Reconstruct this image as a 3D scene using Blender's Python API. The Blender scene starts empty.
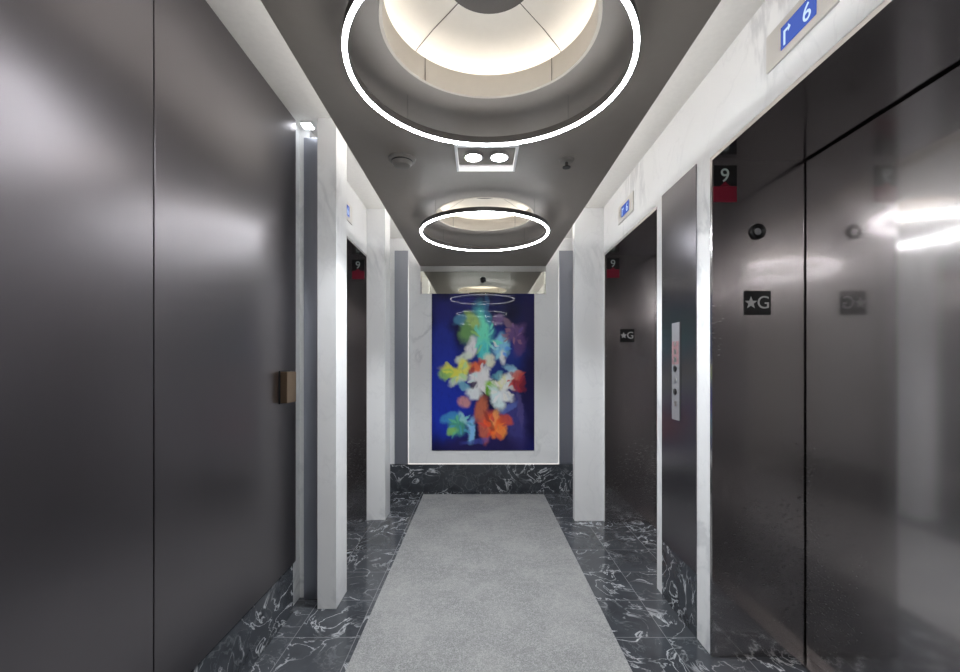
import bpy, bmesh, math, random
from mathutils import Matrix, Vector
random.seed(7)
scene = bpy.context.scene
COL = scene.collection
PI = math.pi

# ------------------------------------------------------------------ materials
def srgb(r, g, b):
    f = lambda c: (c / 255 / 12.92) if c / 255 <= .04045 else ((c / 255 + .055) / 1.055) ** 2.4
    return (f(r), f(g), f(b), 1)

class N:
    """small node-graph helper"""
    def __init__(s, name):
        s.m = bpy.data.materials.new(name); s.m.use_nodes = True
        s.t = s.m.node_tree; s.t.nodes.clear()
        s.out = s.n('ShaderNodeOutputMaterial')
        s.tc = s.n('ShaderNodeTexCoord')
    def n(s, kind, **kw):
        x = s.t.nodes.new(kind)
        for k, v in kw.items(): setattr(x, k, v)
        return x
    def l(s, a, b): s.t.links.new(a, b)
    def principled(s, **kw):
        p = s.n('ShaderNodeBsdfPrincipled')
        for k, v in kw.items(): p.inputs[k.replace('_', ' ')].default_value = v
        s.l(p.outputs[0], s.out.inputs[0]); return p
    def mapping(s, scale=(1, 1, 1), src=None):
        mp = s.n('ShaderNodeMapping'); mp.inputs['Scale'].default_value = scale
        s.l(src or s.tc.outputs['Object'], mp.inputs[0]); return mp.outputs[0]
    def noise(s, vec, scale=5, detail=4, rough=.5, dist=0):
        x = s.n('ShaderNodeTexNoise'); s.l(vec, x.inputs['Vector'])
        x.inputs['Scale'].default_value = scale; x.inputs['Detail'].default_value = detail
        x.inputs['Roughness'].default_value = rough; x.inputs['Distortion'].default_value = dist
        return x.outputs['Fac']
    def math(s, op, a, b=None):
        x = s.n('ShaderNodeMath', operation=op)
        for i, v in enumerate((a, b)):
            if v is None: continue
            if hasattr(v, 'links'): s.l(v, x.inputs[i])
            else: x.inputs[i].default_value = v
        return x.outputs[0]
    def rng(s, v, a, b, c, d, smooth=True):
        x = s.n('ShaderNodeMapRange')
        if smooth: x.interpolation_type = 'SMOOTHSTEP'
        s.l(v, x.inputs[0])
        for i, q in enumerate((a, b, c, d)): x.inputs[i + 1].default_value = q
        return x.outputs[0]
    def mix(s, fac, a, b):
        x = s.n('ShaderNodeMix', data_type='RGBA')
        for sock, v in ((x.inputs[0], fac), (x.inputs[6], a), (x.inputs[7], b)):
            if hasattr(v, 'links'): s.l(v, sock)
            else: sock.default_value = v
        return x.outputs[2]
    def vein(s, vec, scale, width, detail=5, dist=1.0):
        q = s.noise(vec, scale, detail, .55, dist)
        return s.rng(s.math('ABSOLUTE', s.math('SUBTRACT', q, .5)), 0, width, 1, 0)
    def bump(s, p, h, strength=.1, dist=.002):
        b = s.n('ShaderNodeBump'); b.inputs['Strength'].default_value = strength
        b.inputs['Distance'].default_value = dist
        s.l(h, b.inputs['Height']); s.l(b.outputs[0], p.inputs['Normal'])

def mat_simple(name, col, rough=.5, metal=0, speck=.06, scale=40, coat=0):
    g = N(name); p = g.principled(Roughness=rough, Metallic=metal, Coat_Weight=coat)
    f = g.noise(g.mapping(), scale, 3)
    dark = tuple(c * (1 - speck) for c in col[:3]) + (1,)
    lite = tuple(min(1, c * (1 + speck)) for c in col[:3]) + (1,)
    g.l(g.mix(f, dark, lite), p.inputs['Base Color'])
    return g.m

def mat_steel(name, col, rough, stretch=(120, 120, 1.5), var=.05, coat=0, coat_rough=.08, grain=.06):
    g = N(name); p = g.principled(Metallic=1)
    q = g.n('ShaderNodeBsdfPrincipled'); q.inputs['Metallic'].default_value = 1; q.inputs['Roughness'].default_value = coat_rough
    mx = g.n('ShaderNodeMixShader'); mx.inputs[0].default_value = coat
    if coat: g.l(p.outputs[0], mx.inputs[1]); g.l(q.outputs[0], mx.inputs[2]); g.l(mx.outputs[0], g.out.inputs[0])
    f = g.noise(g.mapping(stretch), 6, 3)
    a = tuple(c * (1 - grain) for c in col[:3]) + (1,); b = tuple(c * (1 + grain) for c in col[:3]) + (1,)
    g.l(g.mix(f, a, b), p.inputs['Base Color']); g.l(g.mix(f, a, b), q.inputs['Base Color'])
    cl = g.noise(g.mapping((1.3, 1.3, .8)), 1.6, 2)
    g.l(g.math('ADD', g.rng(f, .3, .7, rough - var * .5, rough + var * .5), g.rng(cl, .3, .7, -.2 * var, .2 * var)), p.inputs['Roughness'])
    return g.m

def mat_marble_white(name, tint=1.0):
    g = N(name); p = g.principled(Roughness=.24)
    p.inputs['Specular IOR Level'].default_value = .45
    v = g.mapping((1, 1, .7))
    base = g.mix(g.noise(v, 1.7, 4), srgb(236 * tint, 237 * tint, 238 * tint), srgb(246 * tint, 247 * tint, 248 * tint))
    v1 = g.math('MULTIPLY', g.vein(v, 1.1, .035, 6, 1.2), g.rng(g.noise(v, 1.4, 2),   .5, .66, 0, .36))
    c = g.mix(v1, base, srgb(165, 168, 174))
    v2 = g.math('MULTIPLY', g.vein(v, 3.1, .02, 6, .8), .1)
    c = g.mix(v2, c, srgb(190, 192, 198))
    g.l(c, p.inputs['Base Color'])
    return g.m

def dark_marble(g, v):
    base = g.mix(g.noise(v, 6, 5), srgb(32, 35, 40), srgb(84, 88, 94))
    m1 = g.math('MULTIPLY', g.vein(v, 3.8, .022, 7, 1.6), g.rng(g.noise(v, 3.0, 2), .42, .6, .1, 1))
    c = g.mix(m1, base, srgb(208, 211, 215))
    m2 = g.math('MULTIPLY', g.vein(v, 8.0, .02, 6, 1.0), g.rng(g.noise(v, 5.0, 2), .45, .65, 0, .55))
    return g.mix(m2, c, srgb(125, 128, 132))

def mat_floor():
    g = N('dark_marble_floor_tile'); p = g.principled(Roughness=.14)
    p.inputs['Specular IOR Level'].default_value = .6
    TX, TY = .32, .36
    # each tile gets its own vein pattern
    sep = g.n('ShaderNodeSeparateXYZ'); g.l(g.tc.outputs['Object'], sep.inputs[0])
    ux = g.math('DIVIDE', g.math('SUBTRACT', sep.outputs[0], .96), TX)
    uy = g.math('DIVIDE', g.math('SUBTRACT', sep.outputs[1], .11), TY)
    cx = g.math('FLOOR', ux); cy = g.math('FLOOR', uy)
    cmb = g.n('ShaderNodeCombineXYZ'); g.l(g.math('MULTIPLY', cx, 3.7), cmb.inputs[0]); g.l(g.math('MULTIPLY', cy, 5.3), cmb.inputs[1])
    add = g.n('ShaderNodeVectorMath', operation='ADD'); g.l(g.tc.outputs['Object'], add.inputs[0]); g.l(cmb.outputs[0], add.inputs[1])
    c = dark_marble(g, add.outputs[0])
    wn = g.n('ShaderNodeTexWhiteNoise', noise_dimensions='2D'); g.l(cmb.outputs[0], wn.inputs['Vector'])
    c = g.mix(g.rng(wn.outputs['Value'], 0, 1, 0, .30, False), c, srgb(96, 98, 102))
    def edge(u, w):
        f = g.math('ABSOLUTE', g.math('SUBTRACT', g.math('FRACT', u), .5))
        return g.rng(f, .5 - w, .5 - w * .5, 0, 1)
    joint = g.math('MAXIMUM', edge(ux, .0075), edge(uy, .0066))
    c = g.mix(g.math('MULTIPLY', joint, .7), c, srgb(128, 130, 134))
    g.l(c, p.inputs['Base Color'])
    g.l(g.rng(joint, 0, 1,   .13, .5), p.inputs['Roughness'])
    return g.m

def mat_base():
    g = N('dark_marble_base'); p = g.principled(Roughness=.15)
    g.l(dark_marble(g, g.mapping((1, 1, 1))), p.inputs['Base Color']); return g.m

def mat_carpet():
    g = N('grey_carpet'); p = g.principled(Roughness=.95)
    p.inputs['Specular IOR Level'].default_value = .1
    v = g.mapping()
    fine = g.noise(v, 160, 3, .7); mid = g.noise(v, 28, 4, .6); big = g.noise(v, 3, 3, .55)
    c = g.mix(g.rng(fine, .3, .7, 0, 1), srgb(124, 125, 126), srgb(182, 183, 183))
    c = g.mix(g.math('MULTIPLY', g.rng(mid, .35, .7, 0, 1), .45), c, srgb(130, 131, 132))
    c = g.mix(g.math('MULTIPLY', g.rng(big, .4, .65, 0, 1), .3), c, srgb(182, 182, 181))
    g.l(c, p.inputs['Base Color']); g.bump(p, fine, .6, .004)
    return g.m

def mat_emit(name, col, strength):
    g = N(name); e = g.n('ShaderNodeEmission')
    f = g.noise(g.mapping(), 3, 1)
    g.l(g.mix(f, col, tuple(c * .99 for c in col[:3]) + (1,)), e.inputs[0])
    e.inputs[1].default_value = strength; g.l(e.outputs[0], g.out.inputs[0]); return g.m

ART_BLOBS = [  # cx, cy, rx, ry, angle, colour, strength   (painting coordinates 0..385 x 0..577)
 (60, 380, 120, 190, 0, (24, 48, 165), .8), (45, 230, 60, 150, .1, (30, 48, 150), .7), (110, 60, 120, 60, 0, (26, 30, 110), .6),
 (310, 450, 50, 150, .2, (62, 60, 122), .7), (365, 250, 40, 330, 0, (20, 14, 62), .85), (190, 560, 190, 40, 0, (30, 22, 74), .8),
 (230, 230, 130, 130, 0, (36, 60, 150), .6),
 (190, 130, 44, 110, .12, (70, 160, 170), .85), (192, 150, 26, 95, .1, (110, 215, 180), .9), (140, 125, 42, 66, -.2, (104, 150, 84), .85),
 (150, 95, 22, 40, .5, (150, 180, 90), .7), (200, 215, 30, 48, 0, (80, 196, 196), .9), (105, 95, 30, 22, .6, (64, 120, 150), .8),
 (262, 195, 32, 56, -.15, (128, 190, 242), .95), (266, 232, 16, 26, 0, (226, 242, 250), .9), (250, 95, 30, 26, .4, (116, 92, 136), .8),
 (312, 145, 50, 30, .5, (104, 76, 120), .8), (330, 190, 26, 50, -.3, (90, 60, 110), .7), (290, 110, 26, 16, -.6, (140, 110, 130), .6),
 (150, 200, 24, 46, -.25, (222, 228, 238), .95), (118, 236, 36, 20, .5, (206, 216, 200), .85), (216, 244, 24, 30, .4, (240, 240, 196), .9),
 (82, 290, 58, 24, -.35, (222, 222, 84), .95), (50, 296, 30, 22, .3, (150, 196, 96), .8), (120, 268, 28, 32, .2, (242, 232, 110), .95),
 (100, 320, 44, 18, .35, (200, 220, 190), .8), (128, 345, 40, 16, -.5, (120, 180, 190), .7),
 (182, 312, 44, 52, .2, (232, 234, 242), .95), (160, 366, 34, 28, -.3, (212, 220, 240), .9), (205, 290, 20, 30, -.4, (245, 240, 235), .9),
 (166, 270, 32, 20, .1, (228, 104, 60), .95), (188, 252, 18, 16, 0, (196, 76, 60), .9), (150, 282, 14, 14, 0, (150, 50, 60), .7),
 (156, 336, 22, 16, .2, (50, 30, 66), .9), (226, 346, 30, 30, 0, (130, 184, 54), .95), (214, 360, 16, 18, 0, (90, 150, 40), .8),
 (266, 330, 28, 36, .2, (242, 240, 176), .95), (246, 384, 26, 54, .35, (200, 232, 238), .95), (278, 376, 36, 24, -.5, (212, 226, 232), .85),
 (292, 318, 22, 50, -.35, (212, 222, 222), .9), (300, 280, 40, 16, -.6, (140, 190, 210), .7), (250, 300, 26, 14, .5, (110, 180, 190), .7),
 (324, 328, 28, 34, .1, (158, 50, 52), .95), (322, 300, 26, 18, .2, (196, 104, 92), .85), (345, 340, 12, 26, 0, (110, 30, 50), .8),
 (186, 424, 28, 56, -.3, (172, 92, 66), .95), (230, 482, 50, 52, .3, (222, 88, 38), .97), (258, 506, 26, 32, .3, (238, 126, 62), .9),
 (200, 505, 26, 54, .1, (176, 88, 72), .9), (120, 400, 28, 24, 0, (190, 132, 124), .85), (278, 464, 32, 26, -.4, (182, 72, 54), .85),
 (236, 460, 16, 40, -.5, (250, 150, 90), .7), (214, 470, 10, 46, .5, (120, 40, 40), .7),
 (96, 486, 42, 46, .2, (70, 144, 118), .9), (76, 506, 22, 20, 0, (124, 174, 84), .8), (66, 455, 40, 20, .5, (60, 130, 180), .8),
 (150, 506, 16, 56, -.12, (122, 174, 214), .9), (120, 460, 14, 40, .7, (150, 200, 200), .7), (290, 420, 40, 12, .6, (90, 110, 180), .6),
 (165, 545, 60, 12, .1, (60, 70, 150), .6), (210, 60, 12, 60, .1, (60, 110, 150), .6), (330, 420, 10, 90, .1, (80, 70, 120), .5),
]
for (fx, fy, n, r0, cols) in ((182, 318, 9, 52, ((238, 240, 246), (200, 226, 240), (245, 244, 230))), (100, 292, 8, 44, ((240, 236, 120), (214, 222, 90), (170, 206, 150))),
                              (262, 350, 9, 50, ((244, 246, 210), (206, 234, 236), (236, 240, 240))), (236, 495, 8, 46, ((240, 110, 50), (214, 80, 40), (190, 70, 60))),
                              (105, 480, 9, 44, ((90, 170, 130), (120, 190, 190), (70, 140, 170))), (200, 170, 9, 60, ((110, 210, 190), (70, 170, 180), (150, 200, 110))),
                              (262, 205, 6, 40, ((150, 205, 245), (220, 240, 250), (90, 150, 220))), (320, 320, 6, 36, ((190, 70, 66), (150, 40, 60), (220, 120, 100))),
                              (310, 150, 8, 46, ((120, 86, 130), (90, 70, 130), (140, 100, 120)))):
    for k in range(n):
        a_ = 2 * PI * k / n + random.uniform(-.3, .3); rr = r0 * random.uniform(.45, 1.0)
        ART_BLOBS.append((fx + rr * math.cos(a_), fy + rr * math.sin(a_), r0 * random.uniform(.28, .48), random.uniform(4.5, 9), -a_, random.choice(cols), random.uniform(.6, .9)))
def mat_art():
    g = N('flower_painting'); p = g.principled(Roughness=.5, Coat_Weight=.12, Coat_Roughness=.02)
    p.inputs['Specular IOR Level'].default_value = .2
    at = g.n('ShaderNodeAttribute', attribute_name='paint')
    brush = g.noise(g.mapping((1, 1, .35)), 38, 3)
    g.l(g.mix(g.rng(brush, .5, .8, 0, .25), at.outputs['Color'], srgb(18, 18, 70)), p.inputs['Base Color'])
    return g.m
def painting_mesh(x0, x1, y, z0, z1, nx=190, nz=290):
    """flat canvas: a fine grid carrying the painted pattern"""
    import numpy as np
    from mathutils import noise
    U = np.linspace(0, 385, nx); V = np.linspace(0, 577, nz)
    dx = np.zeros((nz, nx)); dy = np.zeros((nz, nx)); bg = np.zeros((nz, nx))
    for j in range(nz):
        for i in range(nx):
            u, v = U[i], V[j]
            w_ = noise.turbulence_vector(Vector((u * .030, v * .030, 1.7)), 4, False)
            dx[j, i] = w_.x * 9; dy[j, i] = w_.y * 9; bg[j, i] = noise.noise(Vector((u * .012, v * .012, 4)))
    uu = U[None, :] + dx; vv = V[:, None] + dy
    t_ = np.clip(bg + .5, 0, 1)[..., None]
    c = np.array(srgb(6, 6, 44)[:3]) * (1 - t_) + np.array(srgb(18, 22, 96)[:3]) * t_
    for cx, cy, rx, ry, a, col, st in ART_BLOBS:
        ca, sa = math.cos(a), math.sin(a); X = uu - cx; Y = vv - cy
        d = np.sqrt(((X * ca - Y * sa) / rx) ** 2 + ((X * sa + Y * ca) / ry) ** 2)
        f = np.clip((1.15 - d) / .6, 0, 1); f = (f * f * (3 - 2 * f) * st)[..., None]
        c = c * (1 - f) + np.minimum(1, np.array(srgb(*col)[:3]) * 1.45) * f
    bm = bmesh.new(); lay = bm.verts.layers.float_color.new('paint')
    vs_ = []
    for j in range(nz):
        row = []
        for i in range(nx):
            q = bm.verts.new((x0 + (x1 - x0) * i / (nx - 1), y, z1 - (z1 - z0) * j / (nz - 1)))
            q[lay] = (*[float(k) for k in c[j, i]], 1); row.append(q)
        vs_.append(row)
    for j in range(nz - 1):
        for i in range(nx - 1): bm.faces.new((vs_[j][i], vs_[j + 1][i], vs_[j + 1][i + 1], vs_[j][i + 1]))
    return bm

M = {}
M['marble'] = mat_marble_white('white_marble')
M['paint'] = mat_simple('white_ceiling_paint', srgb(225, 224, 220), .7)
M['ceil'] = mat_simple('dark_grey_ceiling_paint', srgb(136, 128, 121), .5, 0, .04, 30)
M['floor'] = mat_floor(); M['base'] = mat_base(); M['carpet'] = mat_carpet()
M['panel'] = mat_steel('dark_bronze_metal', srgb(118, 114, 117), .30, (6, 6, 1), .004, grain=.015)
M['steel'] = mat_steel('brushed_steel', srgb(188, 184, 184), .27, (8, 8, 30), .006, .5, .09, .015)
M['pier'] = mat_steel('dark_pier_metal', srgb(118, 115, 120), .27, (6, 6, 1), .004, grain=.015)
M['recess'] = mat_steel('grey_satin_metal', srgb(158, 161, 170), .4)
M['mirror'] = mat_steel('polished_grey_mirror', srgb(225, 225, 215), .03, var=.01)
M['chrome'] = mat_steel('chrome_trim', srgb(220, 220, 222), .12)
M['bronze'] = mat_steel('bronze_fixture', srgb(150, 128, 105), .3)
M['black'] = mat_simple('black_plastic', srgb(14, 14, 15), .4)
M['darkgap'] = mat_simple('black_gap', srgb(8, 8, 8), .8)
M['ring'] = mat_simple('dark_ring_housing', srgb(64, 60, 58), .45)
M['led'] = mat_emit('ring_led', (.95, .975, 1, 1), 27)
M['dome'] = mat_simple('ivory_dome_paint', srgb(222, 217, 208), .6, 0, .03)
M['lip'] = mat_simple('beige_lip_paint', srgb(196, 187, 174), .6, 0, .03)
M['domeled'] = mat_emit('dome_led', (1, .95, .89, 1), 3.0)
M['coveled'] = mat_emit('cove_led', (1, .97, .95, 1), 9.5)
M['lamp'] = mat_emit('downlight_lamp', (1, .97, .93, 1), 22)
M['edgeled'] = mat_emit('edge_led', (1, .97, .93, 1), .45)
M['nicheled'] = mat_emit('niche_led', (.93, .96, 1, 1), 4)
M['white'] = mat_simple('white_enamel', srgb(235, 235, 235), .35)
M['detector'] = mat_simple('grey_detector_plastic', srgb(122, 117, 112), .5)
M['red'] = mat_simple('crimson_plate', srgb(108, 17, 38), .4)
M['signwhite'] = mat_simple('raised_white_letter', srgb(165, 178, 174), .5)
M['signgrey'] = mat_simple('raised_grey_letter', srgb(190, 190, 190), .5)
M['plate'] = mat_steel('satin_plate', srgb(205, 203, 200), .35)
M['callplate'] = mat_simple('pale_grey_plate', srgb(128, 128, 132), .4)
M['callred'] = mat_simple('faded_red_print', srgb(138, 106, 110), .5)
M['screen'] = mat_emit('blue_screen', srgb(84, 108, 196), .42)
M['screenglyph'] = mat_emit('lit_glyph', srgb(205, 228, 255), .5)
M['art'] = mat_art()
M['frontwall'] = mat_simple('grey_wall_paint', srgb(200, 198, 194), .5)
M['wire'] = mat_steel('steel_wire', srgb(120, 118, 116), .4)

# ------------------------------------------------------------------ mesh helpers
def box(bm, x0, x1, y0, y1, z0, z1, bev=0):
    b2 = bmesh.new()
    r = bmesh.ops.create_cube(b2, size=1)
    for v in b2.verts:
        v.co = Vector(((x0 + x1) / 2 + v.co.x * (x1 - x0), (y0 + y1) / 2 + v.co.y * (y1 - y0), (z0 + z1) / 2 + v.co.z * (z1 - z0)))
    if bev: bmesh.ops.bevel(b2, geom=b2.edges[:], offset=bev, segments=2, profile=.7, affect='EDGES')
    merge(bm, b2)
def merge(bm, b2):
    me = bpy.data.meshes.new('tmp'); b2.to_mesh(me); b2.free(); bm.from_mesh(me); bpy.data.meshes.remove(me)
def lathe(bm, prof, c, n=64, mat=None, closed=False):
    """revolve (r, z) profile about the vertical through c"""
    rings = []
    for r, z in prof:
        if r < 1e-6: rings.append([bm.verts.new((0, 0, z))])
        else: rings.append([bm.verts.new((r * math.cos(2 * PI * i / n), r * math.sin(2 * PI * i / n), z)) for i in range(n)])
    pairs = list(zip(rings, rings[1:])) + ([(rings[-1], rings[0])] if closed else [])
    newv = [v for r in rings for v in r]
    for a, b in pairs:
        for i in range(n):
            j = (i + 1) % n
            if len(a) == 1 and len(b) == 1: continue
            if len(a) == 1: bm.faces.new((a[0], b[i], b[j]))
            elif len(b) == 1: bm.faces.new((a[i], a[j], b[0]))
            else: bm.faces.new((a[i], a[j], b[j], b[i]))
    M4 = Matrix.Translation(c) @ (mat or Matrix.Identity(4))
    for v in newv: v.co = M4 @ v.co
def cyl(bm, p, q, r, n=24):
    p, q = Vector(p), Vector(q); d = q - p
    R = d.to_track_quat('Z', 'Y').to_matrix().to_4x4()
    lathe(bm, [(0, 0), (r, 0), (r, d.length), (0, d.length)], p, n, R)
def obj(name, bm, mat, parent=None, origin=None, smooth=False):
    o_ = Vector(parent['_base']) if parent is not None else Vector(origin or (0, 0, 0))
    bmesh.ops.recalc_face_normals(bm, faces=bm.faces[:])
    for v in bm.verts: v.co -= o_
    me = bpy.data.meshes.new(name); bm.to_mesh(me); bm.free()
    me.materials.append(mat)
    if smooth:
        for p in me.polygons: p.use_smooth = True
        me.set_sharp_from_angle(angle=math.radians(35))
    o = bpy.data.objects.new(name, me); COL.objects.link(o)
    if parent is not None:
        # every child mesh sits in its top-level thing's frame
        o.parent = parent; o['_base'] = list(o_)
    else:
        o.location = o_; o['_base'] = list(o_)
    return o
def thing(name, label, cat, loc, group=None):
    o = bpy.data.objects.new(name, None); COL.objects.link(o); o.empty_display_size = .1
    o.location = loc; o['_base'] = list(loc); tag(o, label, cat, group); return o
def tag(o, label, cat, group=None):
    o['label'] = label; o['category'] = cat
    if group: o['group'] = group
    return o
def struct(name, bm, mat):
    o = obj(name, bm, mat); o['kind'] = 'structure'; return o
def B(*boxes, bev=0):
    bm = bmesh.new()
    for b in boxes: box(bm, *b, bev=bev)
    return bm
def dup(root, delta, label):
    """copy a thing, its parts and their sub-parts"""
    r = root.copy(); COL.objects.link(r); r.location = Vector(root.location) + Vector(delta); r['label'] = label
    for ch in list(root.children):
        c = ch.copy(); COL.objects.link(c); c.parent = r
        for g in list(ch.children):
            d = g.copy(); COL.objects.link(d); d.parent = c
    return r
def text_bm(s, size, M4, depth=.002):
    cu = bpy.data.curves.new('txt', 'FONT'); cu.body = s; cu.size = size; cu.extrude = depth
    cu.align_x = 'CENTER'; cu.align_y = 'CENTER'
    o = bpy.data.objects.new('txt', cu); COL.objects.link(o)
    dg = bpy.context.evaluated_depsgraph_get(); dg.update()
    me = bpy.data.meshes.new_from_object(o.evaluated_get(dg))
    bm = bmesh.new(); bm.from_mesh(me)
    xs = [v.co.x for v in bm.verts]; ys = [v.co.y for v in bm.verts]
    off = Vector(((min(xs) + max(xs)) / 2, (min(ys) + max(ys)) / 2, 0))
    for v in bm.verts: v.co = M4 @ (v.co - off)
    bpy.data.objects.remove(o); bpy.data.curves.remove(cu); bpy.data.meshes.remove(me)
    return bm
def frame(loc, xa, ya):
    xa, ya = Vector(xa), Vector(ya); za = xa.cross(ya)
    m = Matrix((xa, ya, za)).transposed().to_4x4(); m.translation = Vector(loc); return m
def prism(bm, pts, M4, depth):
    a = [bm.verts.new(M4 @ Vector((x, y, 0))) for x, y in pts]; b = [bm.verts.new(M4 @ Vector((x, y, depth))) for x, y in pts]
    bm.faces.new(a[::-1]); bm.faces.new(b); n = len(pts)
    for i in range(n): bm.faces.new((a[i], a[(i + 1) % n], b[(i + 1) % n], b[i]))

# ------------------------------------------------------------------ dimensions
ZC, ZU = 2.52, 2.83            # dropped ceiling, upper ceiling
XR, XL, XD = 1.116, -1.05, 1.564   # right wall face, left panel face, lift door plane (right)
YB, YF = 4.93, -1.9            # back wall face, wall behind the camera
ZO = 2.39                      # lift opening height
E1, E2, EL = (.93, 2.117), (2.78, 3.935), (2.76, 3.995)   # openings along the corridor
XLW = -1.03                    # left wall face at the far lift
XDL = -1.49
CX = .033

# ------------------------------------------------------------------ setting
struct('floor', B((-1.75, 1.85, YF - .1, YB + .1, -.1, 0)), M['floor'])
struct('ceiling', B((-1.75, 1.85, YF - .1, YB + .1, ZU, ZU + .1)), M['paint'])
struct('wall_front', B((-1.75, 1.85, YF - .1, YF, 0, ZU)), M['frontwall'])
struct('wall_right', B((XR, 1.85, YF, E1[0] - .02, 0, ZU), (XR, 1.85, E1[1] + .02, E2[0] - .007, 0, ZU), (XR, 1.85, E2[1] + .02, YB, 0, ZU),
                       (XR, 1.85, E1[0] - .02, E1[1] + .02, ZO + .02, ZU), (XR, 1.85, E2[0] - .007, E2[1] + .02, ZO + .02, ZU),
                       (1.66, 1.85, E1[0] - .02, E1[1] + .02, 0, ZO + .02), (1.66, 1.85, E2[0] - .007, E2[1] + .02, 0, ZO + .02)), M['marble'])
struct('wall_left', B((-1.75, -1.09, YF, 2.66, 0, ZU), (-1.75, XLW, 2.66, EL[0] - .02, 0, ZU), (-1.75, XLW, EL[1] + .02, YB, 0, ZU),
                      (-1.75, XLW, EL[0] - .02, EL[1] + .02, ZO + .02, ZU), (-1.75, -1.6, EL[0] - .02, EL[1] + .02, 0, ZO + .02)), M['marble'])
struct('wall_back', B((-1.75, 1.85, YB, YB + .1, 0, ZU)), M['marble'])
struct('baseboard_back', B((XLW, XR, YB - .03, YB, 0, .303), bev=.003), M['base'])
struct('baseboard_left', B((-1.09, XL - .012, YF, 2.50, 0, .285)), M['base'])
struct('baseboard_right', B((XR - .004, XR, 2.263, 2.69, 0, .33)), M['base'])

# dropped dark ceiling: one slab with three round openings
DOMES = (-.33, 1.475, 3.28); RD = .365
def dropped():
    bm = bmesh.new(); x0, x1 = -.672, .739; n = 64
    def quad(xa, xb, ya, yb):
        bm.faces.new([bm.verts.new((x, y, ZC)) for x, y in ((xa, ya), (xb, ya), (xb, yb), (xa, yb))])
    h = .5; ys = [YF]
    for yc in DOMES:
        quad(x0, x1, ys[-1], yc - h); ys.append(yc + h)
        circ, sq = [], []
        for i in range(n):
            a = 2 * PI * (i + .5) / n + 0; cx_, sy_ = math.cos(a), math.sin(a)
            circ.append(bm.verts.new((CX + RD * cx_, yc + RD * sy_, ZC)))
            k = 1 / max(abs(cx_), abs(sy_)); ux, uy = cx_ * k, sy_ * k
            px = CX + (ux * (x1 - CX) if ux > 0 else ux * (CX - x0)); sq.append(bm.verts.new((px, yc + uy * h, ZC)))
        for i in range(n):
            j = (i + 1) % n; bm.faces.new((circ[i], circ[j], sq[j], sq[i]))
        for i in range(n):       # square corners
            j = (i + 1) % n; a, b = sq[i].co, sq[j].co
            if abs(a.x - b.x) > 1e-4 and abs(a.y - b.y) > 1e-4:
                cxn = x1 if max(a.x, b.x) > CX else x0; cyn = yc + h if max(a.y, b.y) > yc else yc - h
                bm.faces.new((sq[i], sq[j], bm.verts.new((cxn, cyn, ZC))))
    quad(x0, x1, ys[-1], YB - .004)
    bmesh.ops.remove_doubles(bm, verts=bm.verts[:], dist=1e-4)
    r = bmesh.ops.extrude_face_region(bm, geom=bm.faces[:])
    for v in r['geom']:
        if isinstance(v, bmesh.types.BMVert): v.co.z += .055
    return bm
struct('ceiling_dropped', dropped(), M['ceil'])

# ------------------------------------------------------------------ lights of the place
def ring_light(yc, label):
    zb = 1.4 + .986; R = .472
    t = thing('ring_pendant', label, 'light', (CX, yc, ZC), 'ring lights along the ceiling')
    bm = bmesh.new(); lathe(bm, [(R - .010, zb + .001), (R + .0045, zb), (R + .0045, zb + .030), (R - .010, zb + .030)], (CX, yc, 0), 128, closed=True)
    obj('ring_housing', bm, M['ring'], t, smooth=True)
    bm = bmesh.new(); lathe(bm, [(R - .003 + .0075 * math.cos(q * PI / 8), zb - .0006 - .0085 * math.sin(q * PI / 8)) for q in range(9)], (CX, yc, 0), 128, closed=True)
    obj('ring_diffuser', bm, M['led'], t, smooth=True)
    for k in range(4):
        a = PI / 4 + k * PI / 2; x, y = CX + R * math.cos(a), yc + R * math.sin(a)
        bm = bmesh.new(); cyl(bm, (x - .003 * math.cos(a), y - .003 * math.sin(a), zb + .030), (x - .003 * math.cos(a), y - .003 * math.sin(a), ZC), .0008, 8)
        obj('hanging_wire', bm, M['wire'], t)
    return t
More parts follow.
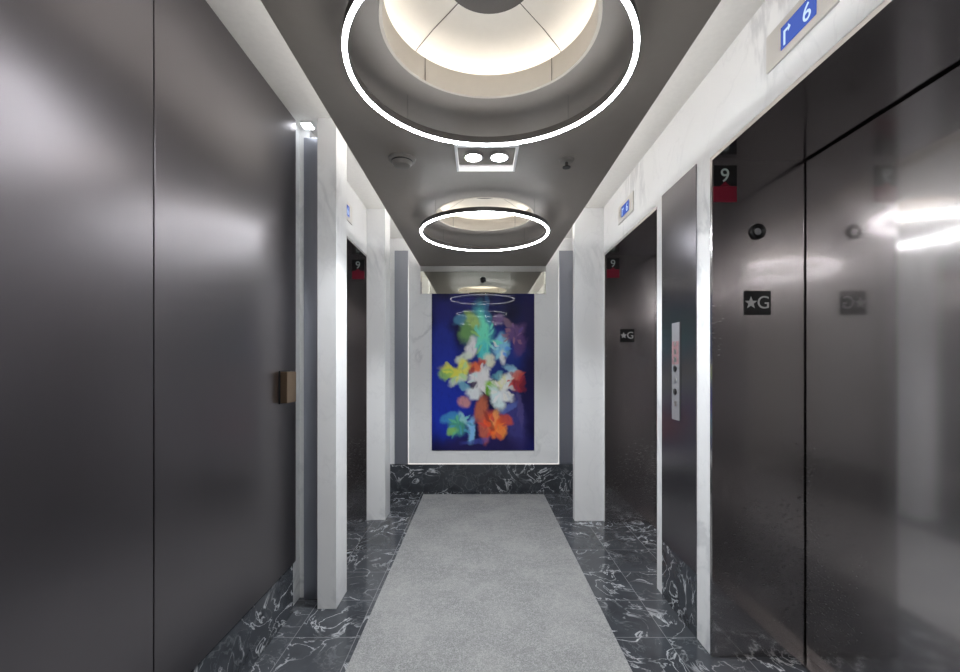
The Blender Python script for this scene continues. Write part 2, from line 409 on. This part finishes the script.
def dome(yc, label):
    t = thing('ceiling_dome', label, 'ceiling dome', (CX, yc, ZC), 'round lit recesses in the ceiling')
    c = (CX, yc, 0)
    bm = bmesh.new(); lathe(bm, [(RD - .001, ZC - .002), (RD - .001, ZC + .088), (RD - .013, ZC + .088), (RD - .013, ZC - .002)], c, 96, closed=True)
    obj('recess_lip', bm, M['lip'], t, smooth=True)
    bm = bmesh.new()
    lathe(bm, [(RD, ZC + .060), (.44, ZC + .060), (.44, ZC + .125), (.40, ZC + .150), (.30, ZC + .172), (.150, ZC + .19),
               (.150, ZC + .20), (.45, ZC + .17), (.45, ZC + .057), (RD, ZC + .057)], c, 96)
    o = obj('dome_shell', bm, M['dome'], t, smooth=True)
    for k in range(4):
        a = PI / 4 + k * PI / 2
        bm = bmesh.new(); d = Vector((math.cos(a), math.sin(a), 0)); nrm = Vector((-d.y, d.x, 0)) * .0016
        for path in ([(.155, ZC + .1885), (.30, ZC + .1705), (.40, ZC + .1485), (.438, ZC + .124)], [(RD - .0145, ZC - .002), (RD - .0145, ZC + .088)]):
            va = [bm.verts.new(Vector(c) + d * r + nrm + Vector((0, 0, z))) for r, z in path]
            vb = [bm.verts.new(Vector(c) + d * r - nrm + Vector((0, 0, z))) for r, z in path]
            for i in range(len(path) - 1): bm.faces.new((va[i], va[i + 1], vb[i + 1], vb[i]))
        bmesh.ops.solidify(bm, geom=bm.faces[:], thickness=.0008)
        obj('seam', bm, M['ring'], t)
    bm = bmesh.new(); lathe(bm, [(0, ZC + .184), (.155, ZC + .184), (.155, ZC + .20), (0, ZC + .20)], c, 64)
    obj('center_disc', bm, M['ring'], t, smooth=True)
    bm = bmesh.new(); lathe(bm, [(.385, ZC + .062), (.415, ZC + .062), (.415, ZC + .072), (.385, ZC + .072)], c, 96, closed=True)
    obj('hidden_led_strip', bm, M['domeled'], t, smooth=True)
    return t
ring_near = ring_light(DOMES[1] + .012, 'large glowing ring light hanging nearest, in front of the bright dome recess')
ring_far = ring_light(DOMES[2], 'smaller looking glowing ring light hanging farther off, before the painting')
ring_rear = ring_light(DOMES[0], 'glowing ring light hanging overhead behind the viewpoint')
dome(DOMES[1], 'big ivory dome recess glowing above the nearest ring light')
dome(DOMES[2], 'ivory dome recess glowing above the farther ring light')
dome(DOMES[0], 'ivory dome recess above the ring light behind the viewpoint')

# cove LED strips lying on the dropped ceiling's long edges
for x, lab in ((-.61, 'white cove LED strip hidden on the left edge of the dropped ceiling'), (.675, 'white cove LED strip hidden on the right edge of the dropped ceiling')):
    t = thing('cove_light', lab, 'light', (x, 1.5, ZC + .055), 'cove strips on the dropped ceiling')
    obj('strip_channel', B((x - .018, x + .018, YF + .05, YB - .06, ZC + .055, ZC + .063)), M['white'], t)
    obj('strip_diffuser', B((x - .014, x + .014, YF + .05, YB - .06, ZC + .063, ZC + .071)), M['coveled'], t)

# twin downlight
t = thing('twin_downlight', 'square white framed ceiling downlight with two bright round lamps', 'light', (CX, 2.31, ZC))
x0, x1, y0, y1, zb, w = CX - .16, CX + .16, 2.165, 2.447, ZC - .04, .012
obj('frame', B((x0, x1, y0, y0 + w, zb, ZC), (x0, x1, y1 - w, y1, zb, ZC), (x0, x0 + w, y0 + w, y1 - w, zb, ZC), (x1 - w, x1, y0 + w, y1 - w, zb, ZC), bev=.001), M['white'], t)
obj('back_plate', B((x0 + w, x1 - w, y0 + w, y1 - w, ZC - .006, ZC)), M['detector'], t)
for dx in (-.068, .068):
    bm = bmesh.new(); lathe(bm, [(.043, ZC - .006), (.052, ZC - .006), (.052, ZC - .024), (.043, ZC - .024)], (CX + dx, 2.318, 0), 40, closed=True)
    r_ = obj('lamp_ring', bm, M['chrome'], t, smooth=True)
    bm = bmesh.new(); lathe(bm, [(0, ZC - .038), (.018, ZC - .036), (.032, ZC - .029), (.040, ZC - .020), (.0425, ZC - .008), (0, ZC - .008)], (CX + dx, 2.318, 0), 40)
    obj('lamp', bm, M['lamp'], t, smooth=True)

def area(name, loc, sx, sy, power, rot=(0, 0, 0), col=(1, .97, .94)):
    l = bpy.data.lights.new(name, 'AREA'); l.shape = 'RECTANGLE'; l.size = sx; l.size_y = sy; l.energy = power; l.color = col
    o = bpy.data.objects.new(name, l); COL.objects.link(o); o.location = loc; o.rotation_euler = rot; return o
for dx in (-.068, .068):
    l = bpy.data.lights.new('downlight_beam', 'SPOT'); l.energy = 30; l.spot_size = math.radians(136); l.spot_blend = .35; l.shadow_soft_size = .04; l.color = (.94, .97, 1)
    o = bpy.data.objects.new('downlight_beam', l); COL.objects.link(o); o.location = (CX + dx, 2.318, ZC - .045)

# ------------------------------------------------------------------ ceiling devices
t = thing('smoke_detector', 'round grey smoke detector on dark ceiling left of the twin downlight', 'smoke detector', (-.42, 2.37, ZC))
bm = bmesh.new(); lathe(bm, [(0, ZC), (.072, ZC), (.072, ZC - .012), (.066, ZC - .016), (0, ZC - .016)], (-.42, 2.37, 0), 40); obj('mounting_base', bm, M['detector'], t, smooth=True)
bm = bmesh.new(); lathe(bm, [(0, ZC - .016), (.056, ZC - .016), (.056, ZC - .028), (0.045, ZC - .042), (.02, ZC - .047), (0, ZC - .047)], (-.42, 2.37, 0), 40); obj('sensor_cap', bm, M['detector'], t, smooth=True)
bm = bmesh.new(); lathe(bm, [(.0565, ZC - .019), (.0575, ZC - .019), (.0575, ZC - .025), (.0565, ZC - .025)], (-.42, 2.37, 0), 40, closed=True); obj('vent_slot', bm, M['black'], t)
t = thing('sprinkler_head', 'small dark sprinkler head on ceiling right of the twin downlight', 'sprinkler', (.47, 2.39, ZC))
bm = bmesh.new(); lathe(bm, [(0, ZC), (.042, ZC), (.036, ZC - .01), (.014, ZC - .014), (0, ZC - .014)], (.47, 2.39, 0), 32); obj('escutcheon', bm, M['detector'], t, smooth=True)
bm = bmesh.new(); cyl(bm, (.47, 2.39, ZC - .014), (.47, 2.39, ZC - .04), .008, 16); obj('nozzle', bm, M['ring'], t)
bm = bmesh.new(); lathe(bm, [(0, ZC - .04), (.022, ZC - .04), (.022, ZC - .043), (0, ZC - .043)], (.47, 2.39, 0), 24); obj('deflector', bm, M['black'], t)

# ------------------------------------------------------------------ carpet
bm = bmesh.new(); box(bm, -.615, .695, YF + .1, 4.78, 0, .008, bev=.003)
tag(obj('carpet_runner', bm, M['carpet'], origin=(.04, 1.5, 0)), 'long grey mottled carpet runner down the middle of the marble floor', 'carpet')

# ------------------------------------------------------------------ left side: metal panels
def panel(name, b, mat, label, cat='wall panel', group=None, bev=.0025):
    bm = B(b, bev=bev); o = obj(name, bm, mat, origin=((b[0] + b[1]) / 2, (b[2] + b[3]) / 2, b[4]))
    return tag(o, label, cat, group)
panel('metal_wall_panel', (-1.088, XL, -.3, 1.4145, .289, 2.80), M['panel'], 'dark metal wall panel at far left edge, left of the vertical seam', group='dark metal panels on the left wall')
panel('metal_wall_panel', (-1.088, XL, 1.4195, 2.51, .289, 2.80), M['panel'], 'dark metal wall panel right of the seam, carrying the bronze bracket', group='dark metal panels on the left wall')
t = thing('wall_bracket', 'small bronze box bracket near far edge of the left metal panel', 'bracket', (XL, 2.36, 1.29))
obj('bracket_plate', B((XL, XL + .006, 2.295, 2.42, 1.20, 1.375), bev=.001), M['black'], t)
obj('bracket_body', B((XL + .006, XL + .042, 2.30, 2.415, 1.205, 1.37), bev=.004), M['bronze'], t)
# white return and grey steel strip between the panel and the first pillar
panel('metal_wall_strip', (-1.058, -.945, 2.64, 2.658, 0.0, 2.77), M['recess'], 'narrow grey metal strip standing between left metal panel and nearest white pillar')
t = thing('niche_light', 'small bright light at the top of the slot beside the left metal panel', 'light', (-1.0, 2.58, ZU))
obj('light_housing', B((-1.05, -.985, 2.565, 2.63, ZU - .012, ZU)), M['white'], t)
obj('light_diffuser', B((-1.045, -.99, 2.57, 2.625, ZU - .02, ZU - .012)), M['nicheled'], t)

# ------------------------------------------------------------------ pillars
panel('marble_pillar', (-.937, -.828, 2.535, 2.735, 0, ZU), M['marble'], 'slim white marble pillar nearest on the left, beside the dark metal panel', 'pillar', 'white marble pillars', .002)
panel('marble_pillar', (XLW, -.862, 4.0, 4.22, 0, ZU), M['marble'], 'white marble pillar farther down on the left, past the lift opening', 'pillar', 'white marble pillars', .002)
panel('marble_pillar', (.855, XR, 3.975, 4.05, 0, ZU), M['marble'], 'white marble pillar on the right, at the far side of the farther lift', 'pillar', 'white marble pillars', .002)

# ------------------------------------------------------------------ right pier
panel('pier_panel', (XR - .005, XR, 2.263, 2.69, .333, 2.44), M['pier'], 'tall dark metal panel between the two right lifts, holding the notice strip')
YS, ZS = 2.488, 1.37; XP = XR - .005
t = thing('notice_strip', 'tall narrow pale grey strip with dark marks on the dark right panel', 'call panel', (XP, YS, ZS))
obj('face_plate', B((XP - .006, XP, YS - .047, YS + .047, ZS - .275, ZS + .275), bev=.001), M['callplate'], t)
obj('red_print', B((XP - .0072, XP - .006, YS - .042, YS + .042, ZS + .04, ZS + .17)), M['callred'], t)
for dz, k in ((.155, .012), (.11, .016), (.065, .018)):
    bm = bmesh.new(); cyl(bm, (XP - .0072, YS, ZS + dz), (XP - .0082, YS, ZS + dz), k, 20); obj('printed_mark', bm, M['plate'], t)
for dz in (.015, -.115):
    bm = bmesh.new(); cyl(bm, (XP - .006, YS, ZS + dz), (XP - .012, YS, ZS + dz), .017, 24); o = obj('button', bm, M['black'], t, smooth=True)
for dz in (-.05, -.18):
    bm = bmesh.new(); cyl(bm, (XP - .006, YS, ZS + dz), (XP - .008, YS, ZS + dz), .016, 20); obj('printed_mark', bm, M['plate'], t)

# ------------------------------------------------------------------ lifts
def lift(e, xw, xd, label, near=.019):
    s = 1 if xd > 0 else -1
    def bx(xa, xb, *r): a, b = sorted((xa, xb)); return (a, b) + r
    y0, y1 = e
    t = thing('elevator', label, 'elevator', ((xw + xd) / 2, (y0 + y1) / 2, 0), 'lift entrances')
    obj('jamb', B(bx(xw + s * .001, xd + s * .04, y1, y1 + .019, 0, ZO), bev=.001), M['steel'], t)
    obj('jamb', B(bx(xw + s * .001, xd + s * .04, y0 - near, y0, 0, ZO), bev=.001), M['steel'], t)
    obj('header', B(bx(xw + s * .001, xd + s * .04, y0 - near, y1 + .019, ZO, ZO + .019), bev=.001), M['steel'], t)
    ym = y0 + (y1 - y0) * .38
    d1 = obj('door', B(bx(xd, xd + s * .035, ym + .003, y1 - .008, .012, ZO - .010), bev=.002), M['steel'], t)
    d2 = obj('door', B(bx(xd + s * .002, xd + s * .037, y0 + .008, ym - .003, .012, ZO - .010), bev=.002), M['steel'], t)
    obj('door_gap', B(bx(xd + s * .042, xd + s * .05, y0, y1, 0, ZO)), M['darkgap'], t)
    obj('sill', B(bx(xd - s * .06, xd + s * .04, y0 + .001, y1 - .001, 0, .010), bev=.001), M['steel'], t)
    return t
lift(E1, XR, XD, 'brushed steel lift nearest on the right, with large steel door')
lift(E2, XR, XD, 'brushed steel lift farther down on the right, past the dark pier panel', .006)
lift(EL, XLW, XDL, 'brushed steel lift on the left, between the two white pillars')

# signs on the jamb that faces the viewer
def floor_plate(x, y, z, label):
    t = thing('floor_number_plate', label, 'sign', (x, y, z), 'floor number plates on the lift jambs')
    obj('number_plate', B((x - .056, x + .056, y - .004, y, z - .012, z + .088), bev=.001), M['black'], t)
    obj('red_plate', B((x - .056, x + .056, y - .004, y, z - .088, z - .013), bev=.001), M['red'], t)
    obj('numeral', text_bm('9', .092, frame((x - .002, y - .005, z + .040), (1, 0, 0), (0, 0, 1)), .001), M['signwhite'], t)
    bm = bmesh.new()
    prism(bm, [(-.026, 0), (.022, 0), (-.002, .022)], frame((x, y - .0052, z - .013), (1, 0, 0), (0, 0, 1)), .001); obj('red_mark', bm, M['red'], t)
    return t
def jamb_button(x, y, z, label):
    t = thing('jamb_button', label, 'button', (x, y, z))
    Rm = Matrix.Rotation(PI / 2, 4, 'X')
    bm = bmesh.new(); lathe(bm, [(.017, 0), (.039, 0), (.037, .010), (.028, .014), (.017, .008)], (x, y, z), 40, Rm, closed=True); obj('bezel', bm, M['black'], t, smooth=True)
    bm = bmesh.new(); lathe(bm, [(0, 0), (.0165, 0), (.0165, .006), (0, .0075)], (x, y, z), 32, Rm); obj('button_cap', bm, M['callplate'], t, smooth=True)
    return t
def star_plate(x, y, z, label):
    t = thing('star_plate', label, 'sign', (x, y, z), 'black star and letter plates on the lift jambs')
    obj('plate', B((x - .064, x + .064, y - .004, y, z - .058, z + .058), bev=.002), M['black'], t)
    bm = bmesh.new(); pts = []
    for k in range(10):
        r = .031 if k % 2 == 0 else .013; a = PI / 2 + k * PI / 5; pts.append((r * math.cos(a), r * math.sin(a)))
    prism(bm, pts, frame((x - .032, y - .004, z), (1, 0, 0), (0, 0, 1)), .0015); obj('star', bm, M['signgrey'], t)
    obj('letter', text_bm('G', .086, frame((x + .027, y - .0048, z + .003), (1, 0, 0), (0, 0, 1)), .0008), M['signgrey'], t)
    return t
floor_plate(1.178, E1[1], 2.276, 'black and crimson plate numbered 9 on the nearest right lift jamb')
floor_plate(1.190, E2[1], 2.276, 'floor plate numbered 9 on the jamb of the farther right lift')
floor_plate(-1.105, EL[1], 2.276, 'floor plate numbered 9 on the jamb of the left lift')
jamb_button(1.333, E1[1], 2.045, 'round black button high on the nearest right lift jamb')
star_plate(1.333, E1[1], 1.703, 'black plate with star and letter G on nearest right lift jamb')
star_plate(1.315, E2[1], 1.672, 'small black star and letter G plate on the farther right lift jamb')

# lanterns over the lifts
def lantern(s, xw, yc, label):
    """s = -1: mounted on the right wall and facing left"""
    z = 2.60
    t = thing('hall_lantern', label, 'floor display', (xw, yc, z), 'floor displays over the lifts')
    def bx(xa, xb, *r): a, b = sorted((xa, xb)); return (a, b) + r
    obj('face_plate', B(bx(xw, xw + s * .007, yc - .17, yc + .17, z - .07, z + .07), bev=.0015), M['plate'], t)
    scr = obj('screen', B(bx(xw + s * .007, xw + s * .009, yc - .085, yc + .085, z - .040, z + .042)), M['screen'], t)
    xa = Vector((0, s, 0)); za = Vector((0, 0, 1))
    bm = bmesh.new(); F = frame(Vector((xw + s * .009, yc, z)) - xa * .055, xa, za)
    prism(bm, [(-.014, -.032), (-.005, -.032), (-.005, .012), (.010, .012), (.010, .004), (.022, .016), (.010, .030), (.010, .021), (-.014, .021)], F, .001)
    obj('arrow', bm, M['screenglyph'], t)
    obj('numeral', text_bm('6', .085, frame(Vector((xw + s * .0095, yc, z)) + xa * .045, xa, za), .0005), M['screenglyph'], t)
    return t
lantern(-1, XR, 1.535, 'blue lit floor display on white plate above the nearest right lift')
lantern(-1, XR, 3.36, 'blue lit floor display above the farther right lift')
lantern(1, XLW, 3.36, 'blue lit floor display above the left lift')

# ------------------------------------------------------------------ end wall
panel('end_wall_panel', (-.955, -.805, YB - .012, YB, .304, 2.69), M['recess'], 'narrow grey metal panel on end wall left of the painting', group='grey metal panels on the end wall')
panel('end_wall_panel', (.885, 1.06, YB - .012, YB, .304, 2.69), M['recess'], 'narrow grey metal panel on end wall right of the painting', group='grey metal panels on the end wall')
t = thing('painting_surround', 'white polished marble surround framing the painting on the end wall', 'surround', (.035, YB, .304))
for nm, *b in (('side_slab', (-.797, -.54, YB - .02, YB - .0005, .304, 2.20), (-.797, -.665, YB - .02, YB, 2.20, 2.515)), ('side_slab', (.607, .876, YB - .02, YB, .304, 2.20), (.735, .876, YB - .02, YB, 2.20, 2.515)), ('bottom_slab', (-.54, .607, YB - .02, YB, .304, .455))):
    obj(nm, B(*b), M['marble'], t)
for nm, *b in (('edge_light', -.802, -.7975, YB - .024, YB, .304, 2.515), ('edge_light', .8765, .881, YB - .024, YB, .304, 2.515), ('edge_light', -.797, .876, YB - .0245, YB - .0205, .304, .312)):
    obj(nm, B(b), M['edgeled'], t)
t = thing('mirror_panel', 'polished mirror band above the painting reflecting the dark ceiling', 'mirror', (.035, YB, 2.2))
obj('mirror_sheet', B((-.664, .734, YB - .02, YB, 2.207, 2.452)), M['mirror'], t)
obj('top_trim', B((-.664, .734, YB - .024, YB, 2.453, 2.515), bev=.001), M['plate'], t)
t = thing('painting', 'abstract painting of bright flowers on deep blue under glossy glass', 'painting', (.034, YB, 1.333))
obj('backing', B((-.536, .604, YB - .03, YB - .001, .460, 2.206), bev=.001), M['black'], t)
obj('picture', painting_mesh(-.535, .603, YB - .0305, .461, 2.205), M['art'], t)
t = thing('camera_dome', 'tiny black camera dome on the mirror band above the painting', 'camera', (.034, YB - .02, 2.36))
bm = bmesh.new(); lathe(bm, [(0, 0), (.034, 0), (.034, .008), (0, .008)], (.034, YB - .02, 2.36), 28, Matrix.Rotation(PI / 2, 4, 'X')); obj('camera_base', bm, M['black'], t)
bm = bmesh.new(); lathe(bm, [(0.028, .008), (.027, .018), (.018, .028), (0, .033)], (.034, YB - .02, 2.36), 28, Matrix.Rotation(PI / 2, 4, 'X')); obj('camera_bubble', bm, M['black'], t, smooth=True)

# ------------------------------------------------------------------ world, camera, view
w = bpy.data.worlds.new('world'); scene.world = w; w.use_nodes = True
w.node_tree.nodes['Background'].inputs[0].default_value = (.02, .02, .022, 1)
cam = bpy.data.cameras.new('camera'); co = bpy.data.objects.new('camera', cam); COL.objects.link(co)
co.location = (0, 0, 1.4); co.rotation_euler = (PI / 2, 0, 0)
cam.sensor_width = 36; cam.lens = 440 / 960 * 36; cam.shift_y = 30 / 960; cam.clip_start = .02
scene.camera = co
for o in bpy.data.objects:
    if '_base' in o: del o['_base']
vs = scene.view_settings
vs.view_transform = 'Standard'; vs.look = 'None'; vs.gamma = 1; vs.use_curve_mapping = False; vs.exposure = 1.15
